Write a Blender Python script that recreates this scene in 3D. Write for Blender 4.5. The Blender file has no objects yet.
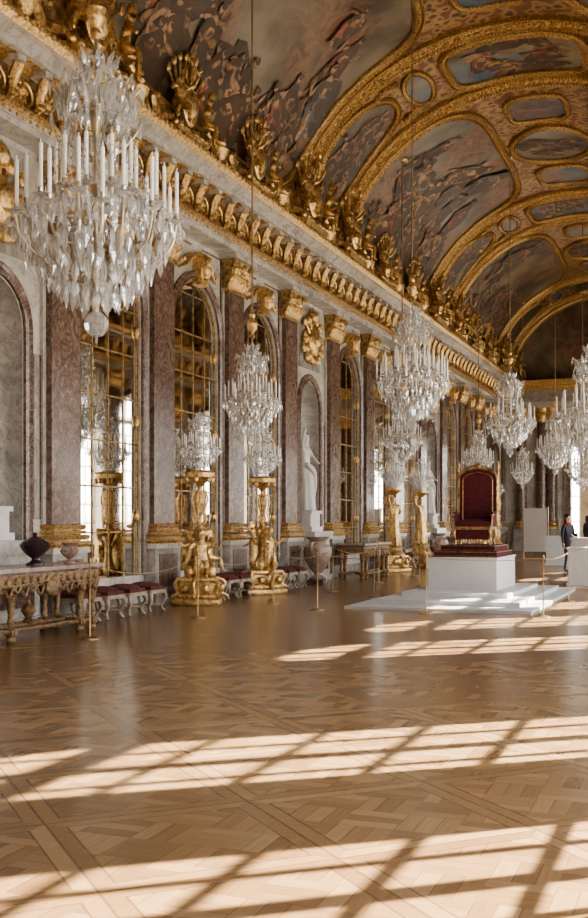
import bpy, math, random
import numpy as np
from mathutils import Vector, Matrix, Euler
random.seed(7); rng=np.random.RandomState(5)
pi=math.pi
C=bpy.context.scene.collection
# ------------------------------------------------------------------ materials
class NT:
    def __init__(s,name):
        s.m=bpy.data.materials.new(name); s.m.use_nodes=True
        s.t=s.m.node_tree; s.n=s.t.nodes; s.l=s.t.links
        s.b=s.n['Principled BSDF']; s.out=s.n['Material Output']
        s.tc=s.n.new('ShaderNodeTexCoord')
    def new(s,t,**k):
        x=s.n.new(t)
        for a,b in k.items(): setattr(x,a,b)
        return x
    def inp(s,sock,v):
        if hasattr(v,'links') or isinstance(v,bpy.types.NodeSocket): s.l.new(v,sock)
        else: sock.default_value=v
    def math(s,op,a,b=0.0,c=None):
        x=s.new('ShaderNodeMath',operation=op); s.inp(x.inputs[0],a); s.inp(x.inputs[1],b)
        if c is not None: s.inp(x.inputs[2],c)
        return x.outputs[0]
    def noise(s,vec,scale,detail=4,rough=.5,dist=0.0):
        x=s.new('ShaderNodeTexNoise'); s.l.new(vec,x.inputs['Vector'])
        x.inputs['Scale'].default_value=scale; x.inputs['Detail'].default_value=detail
        x.inputs['Roughness'].default_value=rough; x.inputs['Distortion'].default_value=dist
        return x
    def ramp(s,fac,stops,interp='LINEAR'):
        x=s.new('ShaderNodeValToRGB'); x.color_ramp.interpolation=interp
        e=x.color_ramp.elements
        while len(e)<len(stops): e.new(.5)
        for i,(p,c) in enumerate(stops):
            e[i].position=p; e[i].color=(c[0],c[1],c[2],1)
        s.l.new(fac,x.inputs[0]); return x.outputs[0]
    def mix(s,f,a,b,mode='MIX'):
        x=s.new('ShaderNodeMix',data_type='RGBA',blend_type=mode)
        s.inp(x.inputs[0],f)
        for sock,v in ((x.inputs[6],a),(x.inputs[7],b)):
            if isinstance(v,tuple): sock.default_value=(v[0],v[1],v[2],1)
            else: s.l.new(v,sock)
        return x.outputs[2]
    def col(s,v):
        if isinstance(v,tuple): s.b.inputs['Base Color'].default_value=(v[0],v[1],v[2],1)
        else: s.l.new(v,s.b.inputs['Base Color'])
    def bump(s,h,strength=.3,dist=.02):
        x=s.new('ShaderNodeBump'); x.inputs['Strength'].default_value=strength; x.inputs['Distance'].default_value=dist
        s.l.new(h,x.inputs['Height']); s.l.new(x.outputs[0],s.b.inputs['Normal'])
    def set(s,rough=.5,metal=0.0,**k):
        s.b.inputs['Roughness'].default_value=rough; s.b.inputs['Metallic'].default_value=metal
        for a,b in k.items(): s.b.inputs[a].default_value=b
        return s.m

def marble(name,c1,c2,c3,scale=1.5,rough=.25,dist=2.5,vein=None):
    t=NT(name); o=t.tc.outputs['Object']
    n=t.noise(o,scale,8,.6,dist)
    c=t.ramp(n.outputs[0],[(.3,c1),(.5,c2),(.7,c3)])
    if vein:
        n2=t.noise(o,scale*.8,6,.6,4.0)
        v=t.math('ABSOLUTE',t.math('SUBTRACT',n2.outputs[0],.5))
        f=t.ramp(v,[(0.0,(1,1,1)),(.03,(0,0,0))])
        c=t.mix(t.math('MULTIPLY',f,.6),c,vein)
    t.col(c); return t.set(rough)
def gold(name,c1,c2,rough=.36,metal=.85,scale=14,bump=.5):
    t=NT(name); o=t.tc.outputs['Object']
    n=t.noise(o,scale,5,.65)
    t.col(t.ramp(n.outputs[0],[(.36,c2),(.56,c1)]))
    t.bump(n.outputs[0],bump,.03); return t.set(rough,metal)
def plain(name,c,rough=.5,metal=0.0,var=.12,scale=6):
    t=NT(name); n=t.noise(t.tc.outputs['Object'],scale,4)
    d=tuple(x*(1-2*var) for x in c); l=tuple(min(1,x*(1+var)) for x in c)
    t.col(t.ramp(n.outputs[0],[(.3,d),(.7,l)])); return t.set(rough,metal)

M={}
M['gold']=gold('gilding',(.81,.57,.27),(.34,.20,.075),.34,.82,16,.6)
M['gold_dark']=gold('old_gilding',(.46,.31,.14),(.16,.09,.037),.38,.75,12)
M['gold_frame']=gold('frame_gilding',(.65,.44,.19),(.19,.105,.04),.40,.7,26,.8)
M['white_marble']=marble('white_marble',(.36,.34,.30),(.53,.50,.45),(.63,.60,.54),1.0,.25,2.0,(.27,.24,.21))
M['grey_marble']=marble('grey_marble',(.22,.20,.18),(.35,.32,.285),(.44,.41,.37),1.6,.25,2.5,(.17,.145,.125))
M['red_marble']=marble('red_marble',(.075,.042,.030),(.145,.090,.066),(.24,.165,.13),2.8,.2,2.5,(.36,.29,.24))
M['dark_marble']=marble('dark_marble',(.035,.025,.022),(.10,.065,.055),(.20,.15,.13),3.5,.2,3.0)
M['statue']=marble('statue_marble',(.50,.48,.45),(.62,.60,.56),(.70,.68,.64),1,.4,1)
M['stone_white']=plain('white_plinth_paint',(.54,.53,.51),.5,0,.03)
M['brass']=plain('brass',(.42,.29,.15),.35,.8)
M['silver']=plain('gilt_bronze',(.60,.50,.34),.3,.8)
M['velvet']=plain('crimson_velvet',(.085,.007,.010),.85,0,.3,30)
M['velvet2']=plain('rose_velvet',(.13,.035,.03),.85,0,.25,30)
M['wood']=gold('gilded_oak',(.30,.19,.095),(.09,.05,.026),.45,.35,18)
M['wax']=plain('candle_wax',(.95,.94,.90),.45,0,.01)
M['porphyry']=plain('porphyry',(.06,.032,.038),.2,0,.4,60)
M['pinkstone']=marble('breccia',(.20,.13,.10),(.33,.24,.19),(.43,.35,.29),4,.25,2)
M['window_paint']=plain('window_paint',(.62,.58,.50),.45,0,.05)
M['stoolwood']=plain('painted_stool_wood',(.38,.31,.22),.45,.2,.2)
M['rope']=plain('gilded_rope',(.38,.26,.14),.6,.3)
M['skin']=plain('skin',(.50,.30,.21),.55,0,.08)
M['hair']=plain('hair',(.03,.02,.015),.6)
M['coat']=plain('dark_coat',(.025,.025,.03),.8)
M['scarf']=plain('red_cloth',(.35,.03,.03),.8)
M['jeans']=plain('jeans',(.04,.05,.09),.8)
M['salon_wall']=marble('salon_wall',(.36,.32,.27),(.50,.46,.39),(.60,.55,.48),1.2,.35)
# mirror
t=NT('mirror_glass'); n=t.noise(t.tc.outputs['Object'],1.2,3)
t.col(t.ramp(n.outputs[0],[(.3,(.70,.69,.64)),(.7,(.84,.83,.78))])); M['mirror']=t.set(.03,1.0)
t.bump(n.outputs[0],.05,.02)
# crystal
t=NT('crystal'); 
tr=t.new('ShaderNodeBsdfTransparent'); gl=t.new('ShaderNodeBsdfGlossy'); gl.inputs['Roughness'].default_value=.03
df=t.new('ShaderNodeBsdfTranslucent'); df.inputs['Color'].default_value=(.93,.94,.95,1)
d2=t.new('ShaderNodeBsdfDiffuse'); d2.inputs['Color'].default_value=(.93,.94,.95,1)
a=t.new('ShaderNodeMixShader'); a.inputs[0].default_value=.5; t.l.new(df.outputs[0],a.inputs[1]); t.l.new(d2.outputs[0],a.inputs[2])
b=t.new('ShaderNodeMixShader'); b.inputs[0].default_value=.52; t.l.new(a.outputs[0],b.inputs[1]); t.l.new(gl.outputs[0],b.inputs[2])
fr=t.new('ShaderNodeLayerWeight'); fr.inputs[0].default_value=.45
f=t.math('MULTIPLY_ADD',fr.outputs['Facing'],.55,.36)
c=t.new('ShaderNodeMixShader'); t.l.new(f,c.inputs[0]); t.l.new(tr.outputs[0],c.inputs[1]); t.l.new(b.outputs[0],c.inputs[2])
t.l.new(c.outputs[0],t.out.inputs['Surface']); M['crystal']=t.m
# parquet
t=NT('parquet'); o=t.tc.outputs['Object']
sp=t.new('ShaderNodeSeparateXYZ'); t.l.new(o,sp.inputs[0]); X,Y=sp.outputs[0],sp.outputs[1]
P=t.math('MULTIPLY',t.math('ADD',X,Y),.64); Q=t.math('MULTIPLY',t.math('SUBTRACT',X,Y),.64)
fP=t.math('FRACT',P); fQ=t.math('FRACT',Q)
eP=t.math('MINIMUM',fP,t.math('SUBTRACT',1.0,fP)); eQ=t.math('MINIMUM',fQ,t.math('SUBTRACT',1.0,fQ))
e=t.math('MINIMUM',eP,eQ)
frame=t.math('LESS_THAN',e,.085)
seam=t.math('MAXIMUM',t.math('LESS_THAN',e,.006),t.math('COMPARE',e,.085,.005))
s=.29
cx=t.math('FLOOR',t.math('DIVIDE',X,s)); cy=t.math('FLOOR',t.math('DIVIDE',Y,s))
par=t.math('FLOORED_MODULO',t.math('ADD',cx,cy),2.0)
Ys=t.math('DIVIDE',Y,s/3); Xs=t.math('DIVIDE',X,s/3)
def mixf(f,a,b):
    return t.math('ADD',t.math('MULTIPLY',a,t.math('SUBTRACT',1.0,f)),t.math('MULTIPLY',b,f))
pc=mixf(par,Ys,Xs)
pid=t.math('FLOOR',pc); pf=t.math('FRACT',pc)
gap=t.math('MULTIPLY',t.math('LESS_THAN',pf,.05),t.math('SUBTRACT',1.0,frame))
cell=t.math('ADD',t.math('MULTIPLY',par,77.0),t.math('MULTIPLY',t.math('FLOOR',P),13.0))
cv=t.new('ShaderNodeCombineXYZ'); t.l.new(pid,cv.inputs[0]); t.l.new(mixf(par,cx,cy),cv.inputs[1]); t.l.new(cell,cv.inputs[2])
wn=t.new('ShaderNodeTexWhiteNoise',noise_dimensions='3D'); t.l.new(cv.outputs[0],wn.inputs[0])
cf=t.new('ShaderNodeCombineXYZ'); t.l.new(t.math('FLOOR',P),cf.inputs[0]); t.l.new(t.math('FLOOR',Q),cf.inputs[1]); t.l.new(t.math('LESS_THAN',eP,eQ),cf.inputs[2])
wn2=t.new('ShaderNodeTexWhiteNoise',noise_dimensions='3D'); t.l.new(cf.outputs[0],wn2.inputs[0])
tone=mixf(frame,wn.outputs[0],wn2.outputs[0])
gv=t.new('ShaderNodeCombineXYZ'); t.l.new(t.math('MULTIPLY',X,mixf(par,4.0,60.0)),gv.inputs[0]); t.l.new(t.math('MULTIPLY',Y,mixf(par,60.0,4.0)),gv.inputs[1]); t.l.new(t.math('MULTIPLY',tone,3.0),gv.inputs[2])
gr=t.noise(gv.outputs[0],1.0,2,.5)
big=t.noise(o,.35,3)
val=t.math('ADD',t.math('ADD',t.math('MULTIPLY',tone,.34),t.math('MULTIPLY',gr.outputs[0],.26)),t.math('MULTIPLY',big.outputs[0],.55))
colr=t.ramp(val,[(.25,(.150,.082,.036)),(.6,(.262,.157,.075)),(.95,(.40,.262,.14))])
colr=t.mix(t.math('MULTIPLY',t.math('MAXIMUM',seam,gap),.55),colr,(.075,.04,.02))
t.col(colr)
rr=t.math('MULTIPLY_ADD',big.outputs[0],.10,.20); t.l.new(rr,t.b.inputs['Roughness'])
h=t.math('SUBTRACT',t.math('MULTIPLY',tone,.4),t.math('MAXIMUM',seam,gap))
t.bump(h,.05,.003); M['parquet']=t.m
# fresco
def fresco(name,off,sky):
    t=NT(name); mp=t.new('ShaderNodeMapping'); mp.inputs['Location'].default_value=off; t.l.new(t.tc.outputs['Object'],mp.inputs[0]); o=mp.outputs[0]
    w=t.noise(o,.5,3,.5); v=t.new('ShaderNodeVectorMath',operation='MULTIPLY_ADD')
    t.l.new(w.outputs['Color'],v.inputs[0]); v.inputs[1].default_value=(2.6,2.6,2.6); t.l.new(o,v.inputs[2])
    n=t.noise(v.outputs[0],.38,7,.55)
    sk=t.ramp(n.outputs[0],sky)
    n2=t.noise(v.outputs[0],1.1,5,.6)
    fc=t.ramp(n2.outputs[0],[(.3,(.05,.03,.018)),(.42,(.16,.085,.045)),(.5,(.30,.18,.10)),(.56,(.20,.07,.04)),(.62,(.28,.20,.11)),(.72,(.13,.14,.14))])
    m2=t.noise(o,.42,4,.6); mk=t.ramp(m2.outputs[0],[(.45,(0,0,0)),(.6,(.75,.75,.75))])
    t.col(t.mix(mk,sk,fc)); return t.set(.55)
M['fresco_a']=fresco('fresco_storm',(3,7,1),[(.32,(.05,.038,.026)),(.45,(.12,.092,.058)),(.56,(.20,.16,.105)),(.66,(.25,.215,.155)),(.78,(.16,.16,.135))])
M['fresco_b']=fresco('fresco_sky',(31,-7,4),[(.32,(.06,.048,.036)),(.45,(.14,.122,.095)),(.58,(.22,.205,.17)),(.70,(.33,.295,.22)),(.8,(.40,.34,.24))])
M['fresco_c']=fresco('fresco_blue',(-31,17,4),[(.3,(.05,.08,.13)),(.5,(.10,.15,.22)),(.7,(.34,.27,.15))])
t=NT('fresco_figures'); at=t.new('ShaderNodeAttribute'); at.attribute_name='Col'
n=t.noise(t.tc.outputs['Object'],5,5,.65,1.0); n2=t.noise(t.tc.outputs['Object'],.7,3,.5)
c=t.mix(1.0,at.outputs['Color'],t.ramp(n.outputs[0],[(.3,(.6,.57,.52)),(.65,(1.05,1.0,.93))]),'MULTIPLY')
c=t.mix(1.0,c,t.ramp(n2.outputs[0],[(.34,(.45,.41,.36)),(.58,(1.0,.94,.86))]),'MULTIPLY')
c=t.mix(.22,c,(.17,.12,.075)); t.col(c); M['figs']=t.set(.55)
t=NT('vault_ornament'); o=t.tc.outputs['Object']
vo=t.new('ShaderNodeTexVoronoi',feature='SMOOTH_F1'); vo.inputs['Scale'].default_value=4.5; t.l.new(o,vo.inputs['Vector'])
n=t.noise(o,1.8,6,.7,1.5)
c=t.ramp(t.math('ADD',t.math('MULTIPLY',vo.outputs['Distance'],.9),t.math('MULTIPLY',n.outputs[0],.6)),[(.35,(.07,.035,.018)),(.52,(.20,.105,.045)),(.66,(.45,.30,.13)),(.8,(.21,.10,.05))])
t.col(c); t.bump(vo.outputs['Distance'],.6,.06); M['vault']=t.set(.5,.2)

# ------------------------------------------------------------------ mesh tools
class MB:
    def __init__(s): s.v=[];s.f=[];s.m=[];s.c=[];s.n=0;s.mats=[]
    def mi(s,m):
        if m not in s.mats: s.mats.append(m)
        return s.mats.index(m)
    def add(s,vf,m,T=None,cols=None):
        vs,fs=vf; vs=np.asarray(vs,float)
        if T is not None:
            A=np.array(T); vs=vs@A[:3,:3].T+A[:3,3]
        i=s.mi(m); s.v.append(vs); n=s.n
        s.f.extend([tuple(k+n for k in f) for f in fs]); s.m.extend([i]*len(fs))
        if cols is None: cols=np.ones((len(vs),3))
        s.c.append(np.asarray(cols,float)); s.n+=len(vs)
    def merge(s,o,T=None):
        if not o.n: return
        vs=np.concatenate(o.v)
        if T is not None:
            A=np.array(T); vs=vs@A[:3,:3].T+A[:3,3]
        n=s.n; mp=[s.mi(m) for m in o.mats]
        s.v.append(vs); s.f.extend([tuple(k+n for k in f) for f in o.f]); s.m.extend([mp[i] for i in o.m])
        s.c.append(np.concatenate(o.c)); s.n+=len(vs)
    def mesh(s,name,angle=35,colors=False):
        me=bpy.data.meshes.new(name); vs=np.concatenate(s.v)
        me.from_pydata(vs.tolist(),[],s.f)
        for m in s.mats: me.materials.append(M[m])
        me.polygons.foreach_set('material_index',s.m)
        me.polygons.foreach_set('use_smooth',[True]*len(s.f))
        me.set_sharp_from_angle(angle=math.radians(angle))
        if colors:
            a=me.color_attributes.new('Col','FLOAT_COLOR','POINT')
            cc=np.concatenate(s.c); cc=np.hstack([cc,np.ones((len(cc),1))]); a.data.foreach_set('color',cc.ravel())
        me.update(); return me
    def obj(s,name,angle=35,colors=False,loc=(0,0,0),rot=0):
        o=bpy.data.objects.new(name,s.mesh(name,angle,colors)); C.objects.link(o); o.location=loc; o.rotation_euler=(0,0,rot); return o
def inst(name,me,loc,rot=0,scale=1,parent=None,tilt=0):
    o=bpy.data.objects.new(name,me); C.objects.link(o); o.location=loc; o.rotation_euler=(0,tilt,rot)
    o.scale=(scale,)*3 if not isinstance(scale,tuple) else scale; o.parent=parent; return o
def T(loc=(0,0,0),rot=(0,0,0),sc=(1,1,1)):
    if not isinstance(sc,tuple): sc=(sc,)*3
    return Matrix.LocRotScale(Vector(loc),Euler(rot),Vector(sc))
def box(x0,x1,y0,y1,z0,z1):
    v=[(x,y,z) for x in(x0,x1) for y in(y0,y1) for z in(z0,z1)]
    return v,[(0,1,3,2),(4,6,7,5),(0,4,5,1),(2,3,7,6),(0,2,6,4),(1,5,7,3)]
def lathe(prof,seg=16,folds=None):
    v=[];f=[];n=len(prof)
    for j in range(seg):
        a=2*pi*j/seg
        for k,(r,z) in enumerate(prof):
            rr=r*(folds(a,k/(n-1)) if folds else 1)
            v.append((rr*math.cos(a),rr*math.sin(a),z))
    for j in range(seg):
        j2=(j+1)%seg
        for k in range(n-1): f.append((j*n+k,j2*n+k,j2*n+k+1,j*n+k+1))
    f.append(tuple(j*n for j in range(seg))[::-1]); f.append(tuple(j*n+n-1 for j in range(seg)))
    return v,f
def ell(c,r,seg=8,rings=5,R=None):
    v=[];f=[]
    for i in range(rings+1):
        th=pi*i/rings
        for j in range(seg):
            a=2*pi*j/seg; v.append((r[0]*math.sin(th)*math.cos(a),r[1]*math.sin(th)*math.sin(a),r[2]*math.cos(th)))
    v=np.array(v)
    if R is not None: v=v@np.array(Euler(R).to_matrix()).T
    v=v+np.array(c)
    for i in range(rings):
        for j in range(seg):
            f.append((i*seg+j,(i+1)*seg+j,(i+1)*seg+(j+1)%seg,i*seg+(j+1)%seg))
    return v,f
def tube(pts,rad,seg=6,closed=False):
    pts=[Vector(p) for p in pts]; n=len(pts)
    if not hasattr(rad,'__len__'): rad=[rad]*n
    v=[];f=[]; up=Vector((0,0,1)); prev=None
    for i,p in enumerate(pts):
        if closed: tg=pts[(i+1)%n]-pts[i-1]
        else: tg=pts[min(i+1,n-1)]-pts[max(i-1,0)]
        tg.normalize()
        if prev is None:
            a=tg.cross(up)
            if a.length<.05: a=tg.cross(Vector((1,0,0)))
        else: a=prev-tg*prev.dot(tg)
        a.normalize(); prev=a; b=tg.cross(a)
        for j in range(seg):
            q=2*pi*j/seg; v.append(tuple(p+(a*math.cos(q)+b*math.sin(q))*rad[i]))
    m=n if closed else n-1
    for i in range(m):
        i2=(i+1)%n
        for j in range(seg): f.append((i*seg+j,i*seg+(j+1)%seg,i2*seg+(j+1)%seg,i2*seg+j))
    if not closed: f.append(tuple(range(seg))[::-1]); f.append(tuple((n-1)*seg+j for j in range(seg)))
    return v,f
def ribbon(pts,nrm,prof,closed=False):
    pts=[Vector(p) for p in pts]; n=len(pts); k=len(prof); v=[];f=[]
    for i,p in enumerate(pts):
        if closed: tg=pts[(i+1)%n]-pts[i-1]
        else: tg=pts[min(i+1,n-1)]-pts[max(i-1,0)]
        tg.normalize(); N=Vector(nrm[i]).normalized(); S=tg.cross(N).normalized()
        for (a,b) in prof: v.append(tuple(p+S*a+N*b))
    for i in range(n if closed else n-1):
        i2=(i+1)%n
        for j in range(k-1): f.append((i*k+j,i*k+j+1,i2*k+j+1,i2*k+j))
    return v,f
def smooth_path(p,n=6):
    p=[Vector(q) for q in p]; out=[]
    for i in range(len(p)-1):
        a=p[max(i-1,0)];b=p[i];c=p[i+1];d=p[min(i+2,len(p)-1)]
        for k in range(n):
            t=k/n; out.append(.5*((2*b)+(c-a)*t+(2*a-5*b+4*c-d)*t*t+(3*b-a-3*c+d)*t**3))
    out.append(p[-1]); return out
def skin(verts,edges,rad,sub=1):
    me=bpy.data.meshes.new('tmp'); me.from_pydata(verts,edges,[]); ob=bpy.data.objects.new('tmp',me); C.objects.link(ob)
    md=ob.modifiers.new('s','SKIN'); md.use_smooth_shade=True
    for i,r in enumerate(rad):
        sv=me.skin_vertices[0].data[i]; sv.radius=(r,r) if not isinstance(r,tuple) else r
        sv.use_root=(i==0)
    if sub: 
        m2=ob.modifiers.new('u','SUBSURF'); m2.levels=sub; m2.render_levels=sub
    dg=bpy.context.evaluated_depsgraph_get(); dg.update(); e=ob.evaluated_get(dg); m=e.to_mesh()
    v=[tuple(x.co) for x in m.vertices]; f=[tuple(p.vertices) for p in m.polygons]
    e.to_mesh_clear(); bpy.data.objects.remove(ob); bpy.data.meshes.remove(me)
    return v,f
EDG=[('pel','sp'),('sp','ch'),('ch','nk'),('nk','hd0'),('hd0','hd1'),('hd1','hd2'),('ch','sl'),('sl','el'),('el','wl'),('wl','hl'),('ch','sr'),('sr','er'),('er','wr'),('wr','hr'),
       ('pel','pl'),('pl','kl'),('kl','al'),('al','tl'),('pel','pr'),('pr','kr'),('kr','ar'),('ar','tr')]
def human(P=None,fat=1.0,sub=1,fingers=False):
    J=dict(pel=(0,0,.97),sp=(0,.01,1.12),ch=(0,0,1.32),nk=(0,0,1.47),hd0=(0,-.01,1.56),hd1=(0,-.02,1.66),hd2=(0,0,1.74),
      sl=(.17,0,1.41),el=(.24,0,1.14),wl=(.26,-.06,.90),hl=(.26,-.09,.80),sr=(-.17,0,1.41),er=(-.24,0,1.14),wr=(-.26,-.06,.90),hr=(-.26,-.09,.80),
      pl=(.095,0,.90),kl=(.11,-.02,.50),al=(.11,.02,.09),tl=(.12,-.14,.035),pr=(-.095,0,.90),kr=(-.11,-.02,.50),ar=(-.11,.02,.09),tr=(-.12,-.14,.035))
    R=dict(pel=(.15,.11),sp=(.13,.10),ch=(.16,.115),nk=.055,hd0=.07,hd1=.092,hd2=.065,sl=.062,el=.044,wl=.03,hl=.034,sr=.062,er=.044,wr=.03,hr=.034,
      pl=.09,kl=.058,al=.04,tl=.032,pr=.09,kr=.058,ar=.04,tr=.032)
    if P: J.update(P)
    k=list(J); ix={a:i for i,a in enumerate(k)}
    rad=[]
    for a in k:
        r=R[a]; g=fat if a[:2]!='hd' else 1.0
        rad.append(tuple(x*g for x in r) if isinstance(r,tuple) else r*g)
    v,f=skin([J[a] for a in k],[(ix[a],ix[b]) for a,b in EDG],rad,sub)
    if fingers:
        for s in('l','r'):
            h=Vector(J['h'+s]); w=Vector(J['w'+s]); d=(h-w).normalized(); sd=d.cross(Vector((1,0,0))).normalized()
            for q in range(4):
                L=[.075,.085,.08,.06][q]; b=h+sd*(q-1.5)*.018
                v2,f2=tube([b,b+d*L*.5,b+d*L+Vector((0,-.012,0))*1],[.009,.008,.006],5); n=len(v); v+=v2; f+=[tuple(i+n for i in g) for g in f2]
            b=w+d*.04; v2,f2=tube([b,b+sd*-.035+d*.03,b+sd*-.045+d*.06],[.011,.009,.007],5); n=len(v); v+=v2; f+=[tuple(i+n for i in g) for g in f2]
    return v,f
def putto(P=None):
    J=dict(pel=(0,0,.42),sp=(0,0,.5),ch=(0,0,.62),nk=(0,0,.72),hd0=(0,-.01,.80),hd1=(0,-.02,.88),hd2=(0,0,.96),
      sl=(.11,0,.67),el=(.22,-.03,.6),wl=(.28,-.1,.66),hl=(.3,-.13,.72),sr=(-.11,0,.67),er=(-.22,-.03,.6),wr=(-.26,-.12,.55),hr=(-.27,-.17,.55),
      pl=(.07,0,.37),kl=(.1,-.08,.22),al=(.09,0,.05),tl=(.1,-.09,.02),pr=(-.07,0,.37),kr=(-.11,-.05,.2),ar=(-.1,0,.05),tr=(-.12,-.09,.02))
    if P: J.update(P)
    R=dict(pel=.1,sp=.095,ch=.095,nk=.05,hd0=.07,hd1=.09,hd2=.06,sl=.05,el=.04,wl=.03,hl=.03,sr=.05,er=.04,wr=.03,hr=.03,pl=.075,kl=.055,al=.035,tl=.03,pr=.075,kr=.055,ar=.035,tr=.03)
    k=list(J); ix={a:i for i,a in enumerate(k)}
    return skin([J[a] for a in k],[(ix[a],ix[b]) for a,b in EDG],[R[a] for a in k],1)
PUT1=putto()
PUT2=putto(dict(kl=(.14,-.22,.36),al=(.16,-.24,.12),tl=(.17,-.32,.1),kr=(-.1,-.22,.38),ar=(-.14,-.26,.14),tr=(-.15,-.34,.12),wl=(.3,-.02,.85),hl=(.32,-.03,.95),el=(.24,0,.74)))

# ------------------------------------------------------------------ dimensions
EYE=1.54; XL=-9.5; XR=1.0; S=3.3
def PY(i): return 14.6+S*i
I0,I1=-8,12
Y0,Y1=-12.6,55.0
XC=(XL+XR)/2
def niche(i): return i%4==3
RO=1.03; ZS=5.25; ZLO=.55; ZT=7.1
def arc(yc,r,zs,z0,n=16):
    p=[(yc-r,z0)]+[(yc-r*math.cos(pi*k/n),zs+r*math.sin(pi*k/n)) for k in range(n+1)]+[(yc+r,z0)]
    return p
# ------------------------------------------------------------------ floor
mb=MB(); mb.add(([(XL-.9,Y0-1,0),(XR+.8,Y0-1,0),(XR+.8,Y1+10,0),(XL-.9,Y1+10,0)],[(0,1,2,3)]),'parquet'); mb.obj('floor')
# ------------------------------------------------------------------ walls
def wall(side,name):
    x=XL if side<0 else XR; out=-1 if side<0 else 1
    mb=MB()
    def q(y0,y1,z0,z1,m='white_marble',dx=0): mb.add(([(x+dx,y0,z0),(x+dx,y1,z0),(x+dx,y1,z1),(x+dx,y0,z1)],[(0,1,2,3)]),m)
    q(Y0,PY(I0),0,8.5); q(PY(I1),Y1,0,8.5); q(PY(I0),PY(I1),ZT,8.5)
    for i in range(I0,I1):
        y0,y1=PY(i),PY(i+1); yc=(y0+y1)/2
        if niche(i): r,zs,zl=.72,4.35,1.25
        else: r,zs,zl=RO,ZS,(ZLO if side<0 else .12)
        q(y0,yc-r,0,ZT); q(yc+r,y1,0,ZT); q(yc-r,yc+r,0,zl)
        A=arc(yc,r,zs,zl)[1:-1]
        v=[];f=[]
        for (a,b) in A: v+=[(x,a,b),(x,a,ZT)]
        for k in range(len(A)-1): f.append((2*k,2*k+2,2*k+3,2*k+1))
        mb.add((v,f),'white_marble')
        A=arc(yc,r,zs,zl)
        dep=.10 if side<0 else .45
        if niche(i):
            v=[];f=[]; n=12
            for k in range(n+1):
                t=pi*k/n; v+=[(x+out*.62*math.sin(t),yc-r*math.cos(t),zl),(x+out*.62*math.sin(t),yc-r*math.cos(t),zs)]
            for k in range(n): f.append((2*k,2*k+1,2*k+3,2*k+2))
            f.append(tuple(2*k for k in range(n+1)))
            mb.add((v,f),'grey_marble')
            v=[];f=[]; m=8
            for h in range(m+1):
                e=pi/2*h/m
                for k in range(n+1):
                    t=pi*k/n; v.append((x+out*.62*math.sin(t)*math.cos(e),yc-r*math.cos(t)*math.cos(e),zs+r*math.sin(e)))
            for h in range(m):
                for k in range(n): f.append((h*(n+1)+k,h*(n+1)+k+1,(h+1)*(n+1)+k+1,(h+1)*(n+1)+k))
            mb.add((v,f),'grey_marble')
        else:
            v=[];f=[]
            for (a,b) in A+[A[0]]: v+=[(x,a,b),(x+out*dep,a,b)]
            for k in range(len(A)): f.append((2*k,2*k+1,2*k+3,2*k+2))
            mb.add((v,f),'white_marble')
        nr=[(-out,0,0)]*len(A)
        A2=arc(yc,r+.11,zs,zl)
        pr=[(-.09,0),(-.09,.05),(-.05,.08),(0,.05),(.05,.08),(.09,.05),(.09,0)]
        mb.add(ribbon([(x,a,b) for a,b in A2],nr,pr),'red_marble')
        for s in(-1,1):
            ye=yc+s*(r+.22); yp=(y1-.46 if s>0 else y0+.46)
            a,b=min(ye,yp),max(ye,yp)
            if b-a>.12:
                q(a+.03,b-.03,1.55,zs-.3,'grey_marble',-out*.012)
                loop=[(x,a+.03,1.55),(x,b-.03,1.55),(x,b-.03,zs-.3),(x,a+.03,zs-.3)]
                mb.add(ribbon(loop,[(-out,0,0)]*4,[(-.015,0),(-.015,.03),(.015,.03),(.015,0)],True),'red_marble')
            if b-a>.05: q(a,b,.35,.95,'red_marble',-out*.012)
        zt=zs+r
        if not niche(i):
            mb.add(box(min(x,x-out*.2),max(x,x-out*.2),yc-.16,yc+.16,zt-.08,zt+.55),'gold')
            mb.add(ell((x-out*.2,yc,zt+.28),(.14,.17,.26),8,6),'gold')
            mb.add(ell((x-out*.27,yc,zt+.36),(.10,.10,.13),8,6),'gold')
            for s in(-1,1):
                mb.add(tube(smooth_path([(x-out*.08,yc+s*.1,zt+.5),(x-out*.1,yc+s*.4,zt+.42),(x-out*.08,yc+s*.62,zt+.22),(x-out*.06,yc+s*.85,zt+.12)],4),[.04,.045,.05,.055,.05,.045,.05,.045,.04,.03,.03,.02,.02],6),'gold')
                for k in range(5): mb.add(ell((x-out*.05,yc+s*(.35+.13*k),zt+.46-.06*k),(.04,.07,.06),6,4),'gold')
                loop=[(x,yc+s*(.25),6.98),(x,yc+s*1.15,6.98),(x,yc+s*1.15,5.75)]
                mb.add(ribbon(loop,[(-out,0,0)]*3,[(-.015,0),(-.015,.03),(.015,.03),(.015,0)]),'red_marble')
        else:
            zc=6.1
            mb.add(box(min(x,x-out*.03),max(x,x-out*.03),yc-.75,yc+.75,5.4,7.0),'grey_marble')
            mb.add(ell((x-out*.1,yc,zc),(.16,.30,.38),12,8),'gold')
            mb.add(ell((x-out*.22,yc,zc+.02),(.10,.17,.22),10,6),'gold')
            for k in range(11):
                a=pi*k/10*1.5-pi*.25; L=.55+.12*(k%2)
                mb.add(tube([(x-out*.08,yc,zc),(x-out*.1,yc+math.cos(a)*L,zc+math.sin(a)*L*1.1)],[.06,.04],6),'gold')
                mb.add(ell((x-out*.11,yc+math.cos(a)*L,zc+math.sin(a)*L*1.1),(.08,.11,.13),8,5),'gold')
            for s in(-1,1):
                for k in range(5): mb.add(ell((x-out*.12,yc+s*(.1+.12*k),zc-.5+.05*k*k*.6),(.09,.11,.10),8,5),'gold')
            mb.add(ell((x-out*.14,yc,zc+.62),(.13,.16,.18),10,6),'gold')
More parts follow.
